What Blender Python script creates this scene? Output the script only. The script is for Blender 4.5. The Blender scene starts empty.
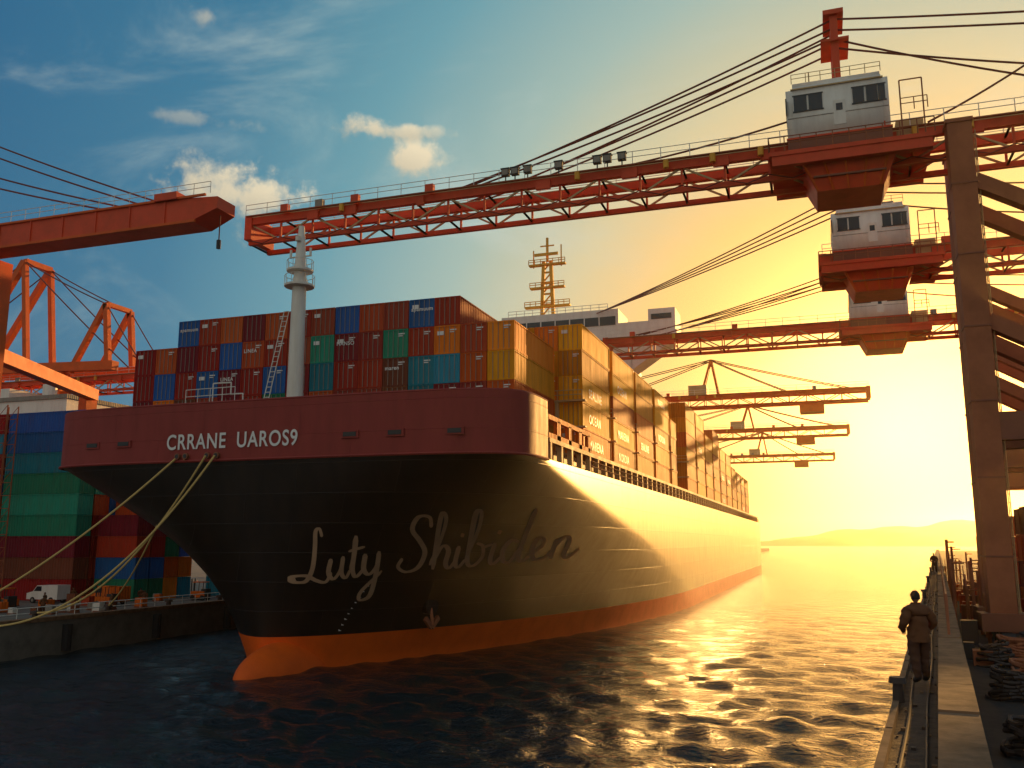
import bpy, bmesh, math, random
import numpy as np
from mathutils import Vector, Matrix
random.seed(7); np.random.seed(7)
R=math.radians
scene=bpy.context.scene
col=scene.collection
# ------------------------------------------------------------ materials
def newmat(name):
    m=bpy.data.materials.new(name); m.use_nodes=True
    nt=m.node_tree; b=nt.nodes['Principled BSDF']
    return m,nt,b
def paint(name,c,rough=.5,metal=0,dirt=.25,scale=.6,bump=.0,streak=False,corr=False,rnd=False,dirtcol=(.10,.05,.025),spec=.5,seams=False):
    m,nt,b=newmat(name); N=nt.nodes; L=nt.links
    b.inputs['Specular IOR Level'].default_value=spec
    geo=N.new('ShaderNodeNewGeometry')
    mp=N.new('ShaderNodeMapping'); L.new(geo.outputs['Position'],mp.inputs['Vector'])
    mp.inputs['Scale'].default_value=(scale*2.5,scale*2.5,scale*.5) if streak else (scale,scale,scale)
    n=N.new('ShaderNodeTexNoise'); n.inputs['Scale'].default_value=1; n.inputs['Detail'].default_value=7; n.inputs['Roughness'].default_value=.65
    L.new(mp.outputs[0],n.inputs['Vector'])
    r=N.new('ShaderNodeMapRange'); r.inputs[1].default_value=.42; r.inputs[2].default_value=.75; r.inputs[4].default_value=dirt
    r.inputs[3].default_value=0
    L.new(n.outputs['Fac'],r.inputs[0])
    mx=N.new('ShaderNodeMix'); mx.data_type='RGBA'
    mx.inputs[6].default_value=(*c,1); mx.inputs[7].default_value=(*dirtcol,1)
    L.new(r.outputs[0],mx.inputs[0]); out=mx.outputs[2]
    if rnd:
        at=N.new('ShaderNodeAttribute'); at.attribute_name='rnd'
        hs=N.new('ShaderNodeHueSaturation'); L.new(out,hs.inputs['Color'])
        mr=N.new('ShaderNodeMapRange'); mr.inputs[3].default_value=.6; mr.inputs[4].default_value=1.3
        L.new(at.outputs['Fac'],mr.inputs[0]); L.new(mr.outputs[0],hs.inputs['Value'])
        mr2=N.new('ShaderNodeMapRange'); mr2.inputs[3].default_value=.485; mr2.inputs[4].default_value=.515
        L.new(at.outputs['Fac'],mr2.inputs[0]); L.new(mr2.outputs[0],hs.inputs['Hue'])
        out=hs.outputs[0]
    L.new(out,b.inputs['Base Color'])
    b.inputs['Roughness'].default_value=rough; b.inputs['Metallic'].default_value=metal
    rr=N.new('ShaderNodeMapRange'); rr.inputs[3].default_value=max(.05,rough-.12); rr.inputs[4].default_value=min(1,rough+.2)
    L.new(n.outputs['Fac'],rr.inputs[0]); L.new(rr.outputs[0],b.inputs['Roughness'])
    if corr or seams:
        sx=N.new('ShaderNodeSeparateXYZ'); L.new(geo.outputs['Position'],sx.inputs[0])
        a=N.new('ShaderNodeMath'); a.operation='ADD'; L.new(sx.outputs[0],a.inputs[0]); L.new(sx.outputs[1],a.inputs[1])
    if corr:
        k=N.new('ShaderNodeMath'); k.operation='MULTIPLY'; k.inputs[1].default_value=2*math.pi/.42; L.new(a.outputs[0],k.inputs[0])
        s=N.new('ShaderNodeMath'); s.operation='SINE'; L.new(k.outputs[0],s.inputs[0])
        bp=N.new('ShaderNodeBump'); bp.inputs['Distance'].default_value=.035; bp.inputs['Strength'].default_value=.8
        L.new(s.outputs[0],bp.inputs['Height']); L.new(bp.outputs[0],b.inputs['Normal'])
    elif bump>0:
        bp=N.new('ShaderNodeBump'); bp.inputs['Distance'].default_value=bump; bp.inputs['Strength'].default_value=.6
        L.new(n.outputs['Fac'],bp.inputs['Height']); last=bp
        if seams:
            cb=N.new('ShaderNodeCombineXYZ'); L.new(a.outputs[0],cb.inputs[0]); L.new(sx.outputs[2],cb.inputs[1])
            br=N.new('ShaderNodeTexBrick'); L.new(cb.outputs[0],br.inputs['Vector']); br.inputs['Scale'].default_value=1; br.inputs['Brick Width'].default_value=9; br.inputs['Row Height'].default_value=2.3
            br.inputs['Mortar Size'].default_value=.035; br.inputs['Mortar Smooth'].default_value=.6
            b2=N.new('ShaderNodeBump'); b2.inputs['Distance'].default_value=.03; b2.inputs['Strength'].default_value=.7
            L.new(br.outputs['Fac'],b2.inputs['Height']); L.new(bp.outputs[0],b2.inputs['Normal']); last=b2
        L.new(last.outputs[0],b.inputs['Normal'])
    return m
M={}
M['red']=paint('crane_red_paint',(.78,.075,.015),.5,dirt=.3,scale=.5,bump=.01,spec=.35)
M['orange']=paint('crane_orange_paint',(.78,.12,.01),.5,dirt=.3,scale=.5,spec=.25)
M['white']=paint('white_paint',(.88,.82,.70),.45,dirt=.25,streak=True,dirtcol=(.35,.22,.12))
M['cream']=paint('cream_paint',(.62,.42,.20),.6,dirt=.3,spec=.25)
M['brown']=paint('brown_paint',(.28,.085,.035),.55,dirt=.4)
M['steel']=paint('weathered_steel',(.42,.14,.06),.65,dirt=.5,scale=.4,dirtcol=(.16,.055,.025),spec=.25)
M['dark']=paint('dark_metal',(.03,.03,.03),.5)
M['cable']=paint('cable_red',(.20,.03,.015),.5)
M['yellow']=paint('yellow_paint',(.88,.42,.02),.5)
M['rope']=paint('mooring_rope',(.80,.55,.18),.85,scale=8)
M['bollard']=paint('bollard_iron',(.05,.03,.02),.6,dirt=.6,scale=3)
m,nt,b=newmat('window_glass'); b.inputs['Base Color'].default_value=(.02,.03,.04,1); b.inputs['Roughness'].default_value=.08; M['glass']=m
cc={'maroon':(.34,.03,.025),'rust':(.54,.065,.02),'cor':(.84,.17,.015),'cblue':(.02,.14,.42),'cteal':(.015,.26,.34),'cgreen':(.02,.28,.15),'cyellow':(.90,.36,.012),'cgrey':(.36,.32,.26),'cbrown':(.26,.08,.035)}
for k,v in cc.items(): M[k]=paint('container_'+k,v,.6,dirt=.3,streak=True,scale=.5,corr=True,rnd=True,spec=.14)
M['hull_black']=paint('hull_black_paint',(.012,.008,.006),.31,dirt=.35,scale=.35,streak=True,dirtcol=(.05,.022,.012),bump=.01,seams=True)
M['hull_red']=paint('forecastle_red_paint',(.32,.045,.035),.55,dirt=.35,scale=.4,streak=True,dirtcol=(.12,.03,.025),bump=.01,seams=True,spec=.25)
M['hull_boot']=paint('antifouling_orange',(.95,.14,.01),.55,dirt=.3,scale=.5,bump=.03,dirtcol=(.45,.06,.015),spec=.25)
M['deck']=paint('deck_paint',(.16,.06,.04),.6)
M['concrete']=paint('quay_concrete',(.20,.17,.13),.85,dirt=.6,scale=.7,bump=.04,dirtcol=(.06,.045,.03))
M['concrete2']=paint('kerb_concrete',(.27,.15,.08),.9,dirt=.75,scale=2.2,bump=.03,dirtcol=(.07,.04,.02),spec=.15)
M['asphalt']=paint('quay_asphalt',(.06,.045,.035),.85,dirt=.5,scale=1.5,bump=.02,dirtcol=(.03,.025,.02),spec=.3)
M['strip']=paint('walkway_surface',(.11,.06,.035),.8,dirt=.6,scale=3,bump=.15,dirtcol=(.03,.02,.012),spec=.35)
M['mark']=paint('bronze_lettering',(.50,.31,.18),.7,dirt=.3,spec=.1)
M['letter']=paint('white_lettering',(.85,.82,.76),.5,dirt=.1)
M['hill']=paint('hazed_hill_scrub',(.30,.20,.09),.95,scale=.01,dirt=.6,dirtcol=(.2,.14,.06))  # tan base lightened so the colour itself carries golden distance haze
M['skin']=paint('skin',(.40,.20,.12),.55,dirt=.05)
M['jacket']=paint('work_jacket',(.17,.07,.03),.9,dirt=.4,scale=5,bump=.01,dirtcol=(.05,.025,.01),spec=.2)
M['trousers']=paint('work_trousers',(.10,.045,.025),.9,dirt=.4,scale=5,bump=.01,spec=.2)
M['boots']=paint('leather_boots',(.03,.02,.012),.6)
M['hair']=paint('dark_hair',(.02,.013,.01),.7)
M['eye']=paint('eye',(.6,.6,.6),.3)
M['tyre']=paint('tyre_rubber',(.02,.02,.02),.8)
# ------------------------------------------------------------ mesh builder
class MB:
    def __init__(s): s.v=[];s.f=[];s.m=[];s.mats=[];s.r=[]
    def mi(s,k):
        if k not in s.mats: s.mats.append(k)
        return s.mats.index(k)
    def add(s,vs,fs,k,rnd=.5):
        o=len(s.v); s.v.extend([tuple(p) for p in vs]); i=s.mi(k)
        for f in fs: s.f.append(tuple(o+a for a in f)); s.m.append(i); s.r.append(rnd)
    def box(s,x0,x1,y0,y1,z0,z1,k):
        s.add([(x0,y0,z0),(x1,y0,z0),(x1,y1,z0),(x0,y1,z0),(x0,y0,z1),(x1,y0,z1),(x1,y1,z1),(x0,y1,z1)],
              [(0,3,2,1),(4,5,6,7),(0,1,5,4),(1,2,6,5),(2,3,7,6),(3,0,4,7)],k)
    def beam(s,p,q,w,h,k):
        p=Vector(p);q=Vector(q);d=(q-p).normalized()
        up=Vector((0,0,1)) if abs(d.z)<.95 else Vector((0,1,0))
        a=d.cross(up).normalized()*w/2; b_=a.cross(d).normalized()*h/2
        vs=[p-a-b_,p+a-b_,p+a+b_,p-a+b_,q-a-b_,q+a-b_,q+a+b_,q-a+b_]
        s.add(vs,[(0,3,2,1),(4,5,6,7),(0,1,5,4),(1,2,6,5),(2,3,7,6),(3,0,4,7)],k)
    def tube(s,p,q,r,k,n=6,r2=None):
        p=Vector(p);q=Vector(q);d=(q-p)
        if d.length<1e-6:return
        d.normalize(); r2=r if r2 is None else r2
        up=Vector((0,0,1)) if abs(d.z)<.95 else Vector((0,1,0))
        a=d.cross(up).normalized(); b_=a.cross(d).normalized()
        vs=[]
        for c,rr in((p,r),(q,r2)):
            for i in range(n):
                t=2*math.pi*i/n; vs.append(c+a*math.cos(t)*rr+b_*math.sin(t)*rr)
        fs=[(i,(i+1)%n,n+(i+1)%n,n+i) for i in range(n)]+[tuple(range(n))[::-1],tuple(range(n,2*n))]
        s.add(vs,fs,k)
    def path(s,pts,r,k,n=6):
        for a,b_ in zip(pts[:-1],pts[1:]): s.tube(a,b_,r,k,n)
    def rail(s,p,q,k,h=1.1,step=2.0,r=.035):
        p=Vector(p);q=Vector(q);n=max(1,int((q-p).length/step))
        for i in range(n+1):
            a=p.lerp(q,i/n); s.tube(a,a+Vector((0,0,h)),r,k,4)
        for hh in (h,h*.55): s.tube(p+Vector((0,0,hh)),q+Vector((0,0,hh)),r,k,4)
    def container(s,x0,x1,y0,y1,z0,z1,k,doors=False):
        rn=random.random()
        c=[(x0,y0),(x1,y0),(x1,y1),(x0,y1)]
        vs=[(x,y,z0) for x,y in c]+[(x,y,z1) for x,y in c]
        fs=[(0,3,2,1),(4,5,6,7)]
        nrm=[(0,-1),(1,0),(0,1),(-1,0)]
        for i in range(4):
            j=(i+1)%4; a=Vector((*c[i],z0)); b_=Vector((*c[j],z0)); e=(b_-a).normalized()
            ins=.13; dp=.06; nn=Vector((*nrm[i],0))
            q=[a+e*ins+Vector((0,0,.17)),b_-e*ins+Vector((0,0,.17)),b_-e*ins+Vector((0,0,z1-z0-.13)),a+e*ins+Vector((0,0,z1-z0-.13))]
            o=len(vs); vs+= [tuple(p) for p in q]+[tuple(p-nn*dp) for p in q]
            out=[i,j,j+4,i+4]
            for t in range(4):
                u=(t+1)%4
                fs.append((out[t],out[u],o+u,o+t)); fs.append((o+t,o+u,o+4+u,o+4+t))
            fs.append((o+4,o+5,o+6,o+7))
        s.add(vs,fs,k,rn)
        if doors:
            for t in(.2,.4,.6,.8):
                x=x0+(x1-x0)*t; s.box(x-.02,x+.02,y0-.01,y0+.03,z0+.1,z1-.1,'cgrey')
            if random.random()<.5:
                s.box(x1-.95,x1-.35,y0-.004,y0+.05,z1-.48,z1-.38,'letter'); s.box(x1-.95,x1-.55,y0-.004,y0+.05,z1-.66,z1-.58,'letter')
            if random.random()<.2: s.box(x0+.3,x0+.9,y0-.004,y0+.05,z1-.85,z1-.5,'letter')
    def build(s,name,parent=None,smooth=False):
        me=bpy.data.meshes.new(name); me.from_pydata(s.v,[],s.f)
        for k in s.mats: me.materials.append(M[k])
        me.polygons.foreach_set('material_index',s.m)
        at=me.attributes.new('rnd','FLOAT','FACE'); at.data.foreach_set('value',s.r)
        if smooth: me.polygons.foreach_set('use_smooth',[True]*len(s.f))
        me.update(); o=bpy.data.objects.new(name,me); col.objects.link(o)
        if parent: o.parent=parent
        return o
def empty(name,loc=(0,0,0)):
    e=bpy.data.objects.new(name,None); col.objects.link(e); e.location=loc; return e
# ------------------------------------------------------------ camera
PSI=R(18.9); TH=R(10.0)
cam=bpy.data.cameras.new('camera'); co=bpy.data.objects.new('camera',cam); col.objects.link(co)
cam.sensor_width=36; cam.lens=900/1024*36; cam.clip_end=20000; cam.clip_start=.1
co.location=(0,0,10); co.rotation_euler=(R(90)+TH,0,PSI); scene.camera=co
# ------------------------------------------------------------ sun + sky
SAZ=R(14); SEL=R(8)
S=Vector((math.sin(SAZ)*math.cos(SEL),math.cos(SAZ)*math.cos(SEL),math.sin(SEL)))
sl=bpy.data.lights.new('sun','SUN'); sl.energy=5; sl.angle=R(.6); sl.color=(1,.50,.13)
so=bpy.data.objects.new('sun',sl); col.objects.link(so); so.rotation_euler=S.to_track_quat('Z','Y').to_euler(); so.location=(100,500,200)
w=bpy.data.worlds.new('World'); scene.world=w; w.use_nodes=True
nt=w.node_tree; N=nt.nodes; L=nt.links; bg=N['Background']
tc=N.new('ShaderNodeTexCoord')
sky=N.new('ShaderNodeTexSky'); sky.sky_type='NISHITA'; sky.sun_disc=False; sky.sun_elevation=SEL; sky.sun_rotation=SAZ; sky.air_density=1.2; sky.dust_density=2.0
nrm=N.new('ShaderNodeVectorMath'); nrm.operation='NORMALIZE'; L.new(tc.outputs['Generated'],nrm.inputs[0]); D=nrm.outputs[0]
G=Vector((math.sin(R(4))*math.cos(R(6.5)),math.cos(R(4))*math.cos(R(6.5)),math.sin(R(6.5))))
dot=N.new('ShaderNodeVectorMath'); dot.operation='DOT_PRODUCT'; L.new(D,dot.inputs[0]); dot.inputs[1].default_value=G
ac=N.new('ShaderNodeMath'); ac.operation='ARCCOSINE'; L.new(dot.outputs['Value'],ac.inputs[0])
dv=N.new('ShaderNodeMath'); dv.operation='DIVIDE'; dv.inputs[1].default_value=math.pi; L.new(ac.outputs[0],dv.inputs[0])
ramp=N.new('ShaderNodeValToRGB'); L.new(dv.outputs[0],ramp.inputs[0])
stops=[(0,(1.0,.74,.27)),(4,(1.0,.68,.20)),(9,(1.0,.56,.11)),(15,(.96,.58,.17)),(21,(.72,.62,.34)),(28,(.36,.52,.46)),(36,(.13,.36,.43)),(45,(.035,.20,.33)),(60,(.012,.12,.26)),(100,(.20,.26,.30)),(180,(.62,.55,.45))]
els=ramp.color_ramp.elements
for i,(a,c) in enumerate(stops):
    e=els[i] if i<2 else els.new(a/180)
    e.position=a/180; e.color=(*c,1)
def vm(op,a,b_):
    n=N.new('ShaderNodeVectorMath'); n.operation=op
    for i,x in enumerate((a,b_)):
        if x is None: continue
        if hasattr(x,'is_output'): L.new(x,n.inputs[i])
        else: n.inputs[i].default_value=x
    return n.outputs[0] if op not in('LENGTH','DOT_PRODUCT') else n.outputs['Value']
def mth(op,a,b_=None,clamp=False):
    n=N.new('ShaderNodeMath'); n.operation=op; n.use_clamp=clamp
    for i,x in enumerate((a,b_)):
        if x is None: continue
        if hasattr(x,'is_output'): L.new(x,n.inputs[i])
        else: n.inputs[i].default_value=x
    return n.outputs[0]
def mixc(f,a,b_,bt='MIX'):
    n=N.new('ShaderNodeMix'); n.data_type='RGBA'; n.blend_type=bt; n.clamp_factor=True
    for i,x in ((0,f),(6,a),(7,b_)):
        if hasattr(x,'is_output'): L.new(x,n.inputs[i])
        elif i==0: n.inputs[0].default_value=x
        else: n.inputs[i].default_value=(*x,1)
    return n.outputs[2]
base=ramp.outputs[0]
def noise(vec,sc,det=6,ro=.6,dist=0):
    n=N.new('ShaderNodeTexNoise'); n.inputs['Scale'].default_value=sc; n.inputs['Detail'].default_value=det; n.inputs['Roughness'].default_value=ro; n.inputs['Distortion'].default_value=dist
    L.new(vec,n.inputs['Vector']); return n.outputs['Fac']
def mrange(x,a,b_,c=0,d=1):
    n=N.new('ShaderNodeMapRange'); n.interpolation_type='SMOOTHSTEP'
    for i,v in ((1,a),(2,b_),(3,c),(4,d)): n.inputs[i].default_value=v
    L.new(x,n.inputs[0]); return n.outputs[0]
mp=N.new('ShaderNodeMapping'); mp.inputs['Rotation'].default_value=(0,R(35),R(20)); mp.inputs['Scale'].default_value=(1.2,4,5); L.new(D,mp.inputs['Vector'])
ci=mrange(noise(mp.outputs[0],1.6,9,.62,.6),.48,.80,0,.5)
sep=N.new('ShaderNodeSeparateXYZ'); L.new(D,sep.inputs[0])
base=mixc(mth('MULTIPLY',ci,mrange(sep.outputs[2],.05,.35)),base,(.62,.70,.62))
nz=noise(D,22,8,.62); nz2=noise(D,60,5,.6)
for (c,rx,rz,amt) in (((-.632,.838,.402),.095,.036,.98),((-.660,.835,.425),.055,.032,.85),((-.590,.845,.395),.05,.022,.8),((-.4355,.908,.4448),.046,.027,1),((-.485,.885,.483),.042,.016,.9),((-.445,.90,.478),.035,.011,.8),((-.41,.90,.472),.035,.009,.5),((-.677,.825,.628),.015,.015,.4),((-.70,.82,.50),.06,.010,.3)):
    c=Vector(c).normalized()
    q=vm('MULTIPLY',vm('SUBTRACT',D,tuple(c)),(1/rx,1/rx,1/rz))
    ln=vm('LENGTH',q,None)
    dd=mth('SUBTRACT',mth('ADD',mth('MULTIPLY',nz,2.6),mth('MULTIPLY',nz2,.7)),mth('ADD',ln,.75))
    f=mrange(dd,0,.85,0,amt)
    sh=mth('MULTIPLY',mth('ADD',vm('DOT_PRODUCT',q,(.5,0,1)),.8),.6,True)
    base=mixc(f,base,mixc(sh,(.62,.54,.38),(1.05,.88,.58)))
tenx=vm('SCALE',base,None); 
tenx.node.inputs['Scale'].default_value=8.8
gl=mth('EXPONENT',mth('MULTIPLY',mth('POWER',mth('MULTIPLY',ac.outputs[0],180/math.pi/8.5),2.0),-1.0))
glc=vm('SCALE',None,None); gn=glc.node; gn.inputs[0].default_value=(40,17,3.8); L.new(gl,gn.inputs['Scale'])
skys=vm('SCALE',sky.outputs[0],None); skys.node.inputs['Scale'].default_value=.12
L.new(vm('ADD',vm('ADD',tenx,skys),glc),bg.inputs['Color']); bg.inputs['Strength'].default_value=.1
# ------------------------------------------------------------ water
def build_water():
    dens=np.radians(np.arange(-62,50,.24)); rest=np.radians(np.arange(50,298,4))
    ang=np.concatenate([dens,rest]); na=len(ang)
    rad=[0.5,6,15,26]
    r=30.
    while r<9000: rad.append(r); r*=1.0075 if r<700 else 1.05
    rad=np.array(rad); nr=len(rad)
    Rr,A=np.meshgrid(rad,ang,indexing='ij')
    X=Rr*np.sin(A); Y=Rr*np.cos(A); Z=np.zeros_like(X)
    sp=np.maximum(Rr*.0075,Rr*np.radians(.24))
    rng=np.random.RandomState(3)
    for i in range(70):
        lam=np.exp(rng.uniform(np.log(.8),np.log(4.8))); th=R(200)+rng.normal(0,.8); k=2*np.pi/lam
        fade=np.clip((lam/sp-3)/4,0,1)
        ph=k*(X*np.sin(th)+Y*np.cos(th))+rng.uniform(0,6.28)
        Z+=fade*.0092*lam**.85*np.sin(ph+.5*np.sin(ph*.37+i))
    dense=np.zeros(na,bool); dense[:len(dens)]=True
    Z[:,~dense]=0; Z[:4]=0
    me=bpy.data.meshes.new('water')
    vs=np.stack([X,Y,Z],-1).reshape(-1,3)
    i=np.arange(nr-1)[:,None]; j=np.arange(na)[None,:]; j2=(j+1)%na
    f=np.stack([i*na+j+0*i,(i+1)*na+j,(i+1)*na+j2,i*na+j2],-1).reshape(-1,4)[:, ::-1]
    me.vertices.add(len(vs)); me.vertices.foreach_set('co',vs.ravel())
    me.loops.add(f.size); me.loops.foreach_set('vertex_index',f.ravel().astype(np.int32))
    me.polygons.add(len(f)); me.polygons.foreach_set('loop_start',np.arange(0,f.size,4,dtype=np.int32))
    me.polygons.foreach_set('use_smooth',np.ones(len(f),bool))
    me.update(calc_edges=True); me.validate()
    o=bpy.data.objects.new('water',me); col.objects.link(o)
    m,nt,b=newmat('sea_water'); N=nt.nodes; L=nt.links
    b.inputs['Base Color'].default_value=(.003,.016,.022,1); b.inputs['Roughness'].default_value=.09; b.inputs['IOR'].default_value=1.33
    g=N.new('ShaderNodeNewGeometry'); mp=N.new('ShaderNodeMapping'); mp.inputs['Scale'].default_value=(1,1.8,1); mp.inputs['Rotation'].default_value=(0,0,R(18))
    L.new(g.outputs['Position'],mp.inputs[0])
    prev=None
    for sc,ds,st in((.35,.45,.5),(1.2,.30,.8),(3.6,.10,.85)):
        n=N.new('ShaderNodeTexNoise'); n.inputs['Scale'].default_value=sc; n.inputs['Detail'].default_value=5; n.inputs['Distortion'].default_value=.7
        L.new(mp.outputs[0],n.inputs['Vector'])
        bp=N.new('ShaderNodeBump'); bp.inputs['Distance'].default_value=ds; bp.inputs['Strength'].default_value=st
        L.new(n.outputs['Fac'],bp.inputs['Height'])
        if prev: L.new(prev.outputs[0],bp.inputs['Normal'])
        prev=bp
    L.new(prev.outputs[0],b.inputs['Normal'])
    me.materials.append(m)
build_water()
def hills():
    mb=MB(); n=160; rows=6; vs=[];fs=[]
    for i in range(n+1):
        r=-.22+1.7*i/n
        env=min(1,max(0,(r+.10)/.25)); h=(26+74*env)*(.78+.22*math.sin(r*19)+.12*math.sin(r*47+1)+.05*math.sin(r*120))*1.0
        for k in range(rows+1):
            t=k/rows; D=2900+900*t+60*math.sin(i*.7+k*2)
            vs.append((r*D,D,-1+h*math.sin(t*math.pi/2)**.9+ (3*math.sin(i*1.3+k*1.9) if 0<k else 0)))
    for i in range(n):
        for k in range(rows):
            a=i*(rows+1)+k; fs.append((a,a+rows+1,a+rows+2,a+1))
    mb.add(vs,fs,'hill'); mb.build('hills',smooth=True)
hills()
# ------------------------------------------------------------ ship
CX=-42.9; HB=22.3; ZD=16.6; ZT=21.3; SY=320.
def hp(z):
    w_=min(1,max(0,z/ZD))
    Lz=8+79*(1-w_**1.6); p=1.9+2.8*w_**4; q=1.45+.5*min(1,w_*2)+3.8*w_**4
    return 64-3*w_,Lz,p,q
def half(y,z):
    ys,Lz,p,q=hp(z); t=min(1,max(0,(y-ys)/Lz)); return HB*(1-(1-t)**p)**(1/q)
def plan(z,n=56,ymax=SY,nl=12):
    ys,Lz,p,q=hp(z); pts=[]
    for i in range(n+1):
        t=(i/n)**(2.4+1.8*max(0,z/ZD)**4); y=ys+Lz*t
        pts.append((HB*(1-(1-t)**p)**(1/q),y))
    for i in range(1,nl+1):
        pts.append((HB,ys+Lz+(ymax-ys-Lz)*i/nl))
    return pts
ship=empty('container_ship',(CX,60,0))
def P(o): # parent keeping world coords
    o.matrix_parent_inverse=Matrix.Translation((-CX,-60,0)); return o
def hull():
    mb=MB(); levels=[-3,-1,0,1,2,2.6,4,5.5,7,8.5,10,11.5,12.8,13.8,14.8,15.6,16.2,16.6]
    rings=[]
    for z in levels:
        pl=plan(z); ring=[(CX-x,y,z) for x,y in reversed(pl)]+[(CX+x,y,z) for x,y in pl[1:]]
        rings.append(ring)
    n=len(rings[0])
    for a in range(len(levels)-1):
        k='hull_boot' if levels[a+1]<=2.6 else 'hull_black'
        vs=rings[a]+rings[a+1]
        mb.add(vs,[(i,i+1,n+i+1,n+i) for i in range(n-1)],k)
        mb.add([rings[a][-1],rings[a][0],rings[a+1][0],rings[a+1][-1]],[(0,1,2,3)],k)
    o=mb.build('hull',ship,True); P(o)
    bm=bmesh.new(); bm.from_mesh(o.data); bmesh.ops.remove_doubles(bm,verts=bm.verts,dist=.001); bm.to_mesh(o.data); bm.free()
    d=MB(); d.add(rings[-1],[tuple(range(n))],'deck'); P(d.build('main_deck',ship))
    # forecastle
    YB=69.; f=MB()
    ys,Lz,p,q=hp(ZD); pts=[]
    tm=(YB-ys)/Lz
    for i in range(61):
        t=(i/60)**4.2*tm; t=min(t,1); pts.append((HB*(1-(1-t)**p)**(1/q)+.03,ys+Lz*t-.03))
    def ring(z,off=0): return [(CX-x+off,y+off*.8,z) for x,y in reversed(pts)]+[(CX+x-off,y+off*.8,z) for x,y in pts[1:]]
    r0,r1=ring(ZD-.05),ring(ZT); m_=len(r0)
    f.add(r0+r1,[(i,i+1,m_+i+1,m_+i) for i in range(m_-1)],'hull_red')
    r2=ring(ZT,.3); r3=ring(20,.3)
    f.add(r1+r2,[(i,i+1,m_+i+1,m_+i) for i in range(m_-1)],'hull_red')
    f.add(r2+r3,[(i,i+1,m_+i+1,m_+i) for i in range(m_-1)],'hull_red')
    f.add(r3,[tuple(range(m_))],'deck')
    f.box(CX-HB+.1,CX+HB-.1,YB-.3,YB,ZD,20.05,'hull_red')
    o=f.build('forecastle',ship,True); P(o)
    bm=bmesh.new(); bm.from_mesh(o.data); bmesh.ops.remove_doubles(bm,verts=bm.verts,dist=.001); 
    for e_ in bm.edges:
        if len(e_.link_faces)==2 and e_.calc_face_angle(0)>R(40): e_.smooth=False
    bm.to_mesh(o.data); bm.free()
    g=MB(); rr=ring(ZD-.05,-.06)
    g.path(rr,.12,'hull_red',6); rt=ring(ZT,.1); g.path(rt,.12,'hull_red',6)
    def fy(x):
        f_=min(.999,abs(x-CX)/HB); t=1-(1-f_**q)**(1/p); return ys+Lz*t
    for x in(-34,-30.2,-25.5,-55.5,-59):
        y=fy(x)
        g.box(x-.75,x+.75,y-.16,y-.02,17.9,18.5,'hull_red'); g.box(x-.55,x+.55,y-.2,y-.14,18.03,18.37,'dark')
    for x in(-49.8,-49.0,-46.9,-46.0):
        y=fy(x); g.tube((x,y-.02,16.95),(x,y-.3,16.95),.26,'brown',12); g.tube((x,y-.28,16.95),(x,y-.32,16.95),.17,'dark',12)
    ya=74.; xa=CX+half(ya,4.2)
    g.tube((xa-.8,ya+.2,4.6),(xa+.5,ya-.35,4.6),.75,'hull_black',14)
    g.tube((xa+.3,ya-.3,4.7),(xa+.65,ya-.5,3.0),.15,'steel',8)
    g.beam((xa+.25,ya-1.2,3.6),(xa+.5,ya-.45,2.8),.3,.4,'brown'); g.beam((xa+.5,ya-.45,2.8),(xa+.7,ya+.5,3.6),.3,.4,'brown')
    for x in(-58,-48,-36,-26):
        g.tube((x-1.2,66,20.9),(x+1.2,66,20.9),.75,'steel',12); g.box(x-1.5,x-1.2,65.3,66.7,20,21.5,'brown'); g.box(x+1.2,x+1.5,65.3,66.7,20,21.5,'brown')
    g.rail((-50,61.6,21.3),(-45,61.4,21.3),'white',1.3,1.2)
    g.path([(-48,62.5,20),(-48,62.5,23.2),(-46.2,62.5,23.2),(-46.2,62.5,22.2),(-45,62.5,22.2),(-45,62.5,21.3)],.06,'white',5)
    P(g.build('bow_fittings',ship))
    bm=bmesh.new(); bmesh.ops.create_uvsphere(bm,u_segments=40,v_segments=24,radius=1)
    for v in bm.verts:
        yy=v.co.y
        v.co=Vector((v.co.x*2.6,yy*9.4,v.co.z*3.1+ (.4*max(0,-yy)))); v.co+=Vector((CX+1.2,68.5,-.7))
    me=bpy.data.meshes.new('bulbous_bow'); bm.to_mesh(me); bm.free(); me.materials.append(M['hull_boot'])
    for p_ in me.polygons: p_.use_smooth=True
    o=bpy.data.objects.new('bulbous_bow',me); col.objects.link(o); o.parent=ship; P(o)
    m=MB(); mx,my=-42.6,66.5
    m.tube((mx,my,20),(mx,my,33),.72,'white',20,.6); m.tube((mx,my,33),(mx,my,36),.55,'white',16,.4); m.tube((mx,my,36),(mx,my,37.8),.4,'white',12,.25)
    for z,r in((32.2,1.3),(33.6,1.15)):
        m.tube((mx,my,z),(mx,my,z+.18),r,'white',16)
        for i in range(12):
            a=i*math.pi/6; b_=a+math.pi/6
            m.tube((mx+r*math.cos(a),my+r*math.sin(a),z),(mx+r*math.cos(a),my+r*math.sin(a),z+1),.03,'white',4)
            m.tube((mx+r*math.cos(a),my+r*math.sin(a),z+1),(mx+r*math.cos(b_),my+r*math.sin(b_),z+1),.03,'white',4)
    m.beam((mx-1.1,my,35),(mx+1.1,my,35),.12,.12,'white'); m.tube((mx-1,my,35),(mx-1,my,35.7),.12,'white'); m.tube((mx+1,my,35),(mx+1,my,35.7),.12,'white')
    m.tube((mx,my-.5,36.3),(mx,my-.5,36.7),.25,'white',10)
    for s_ in(-.25,.25): m.tube((mx-2.4+s_,my-1.2,18.5+2),(mx-1+s_,my-.3,30),.045,'white',4)
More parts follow.
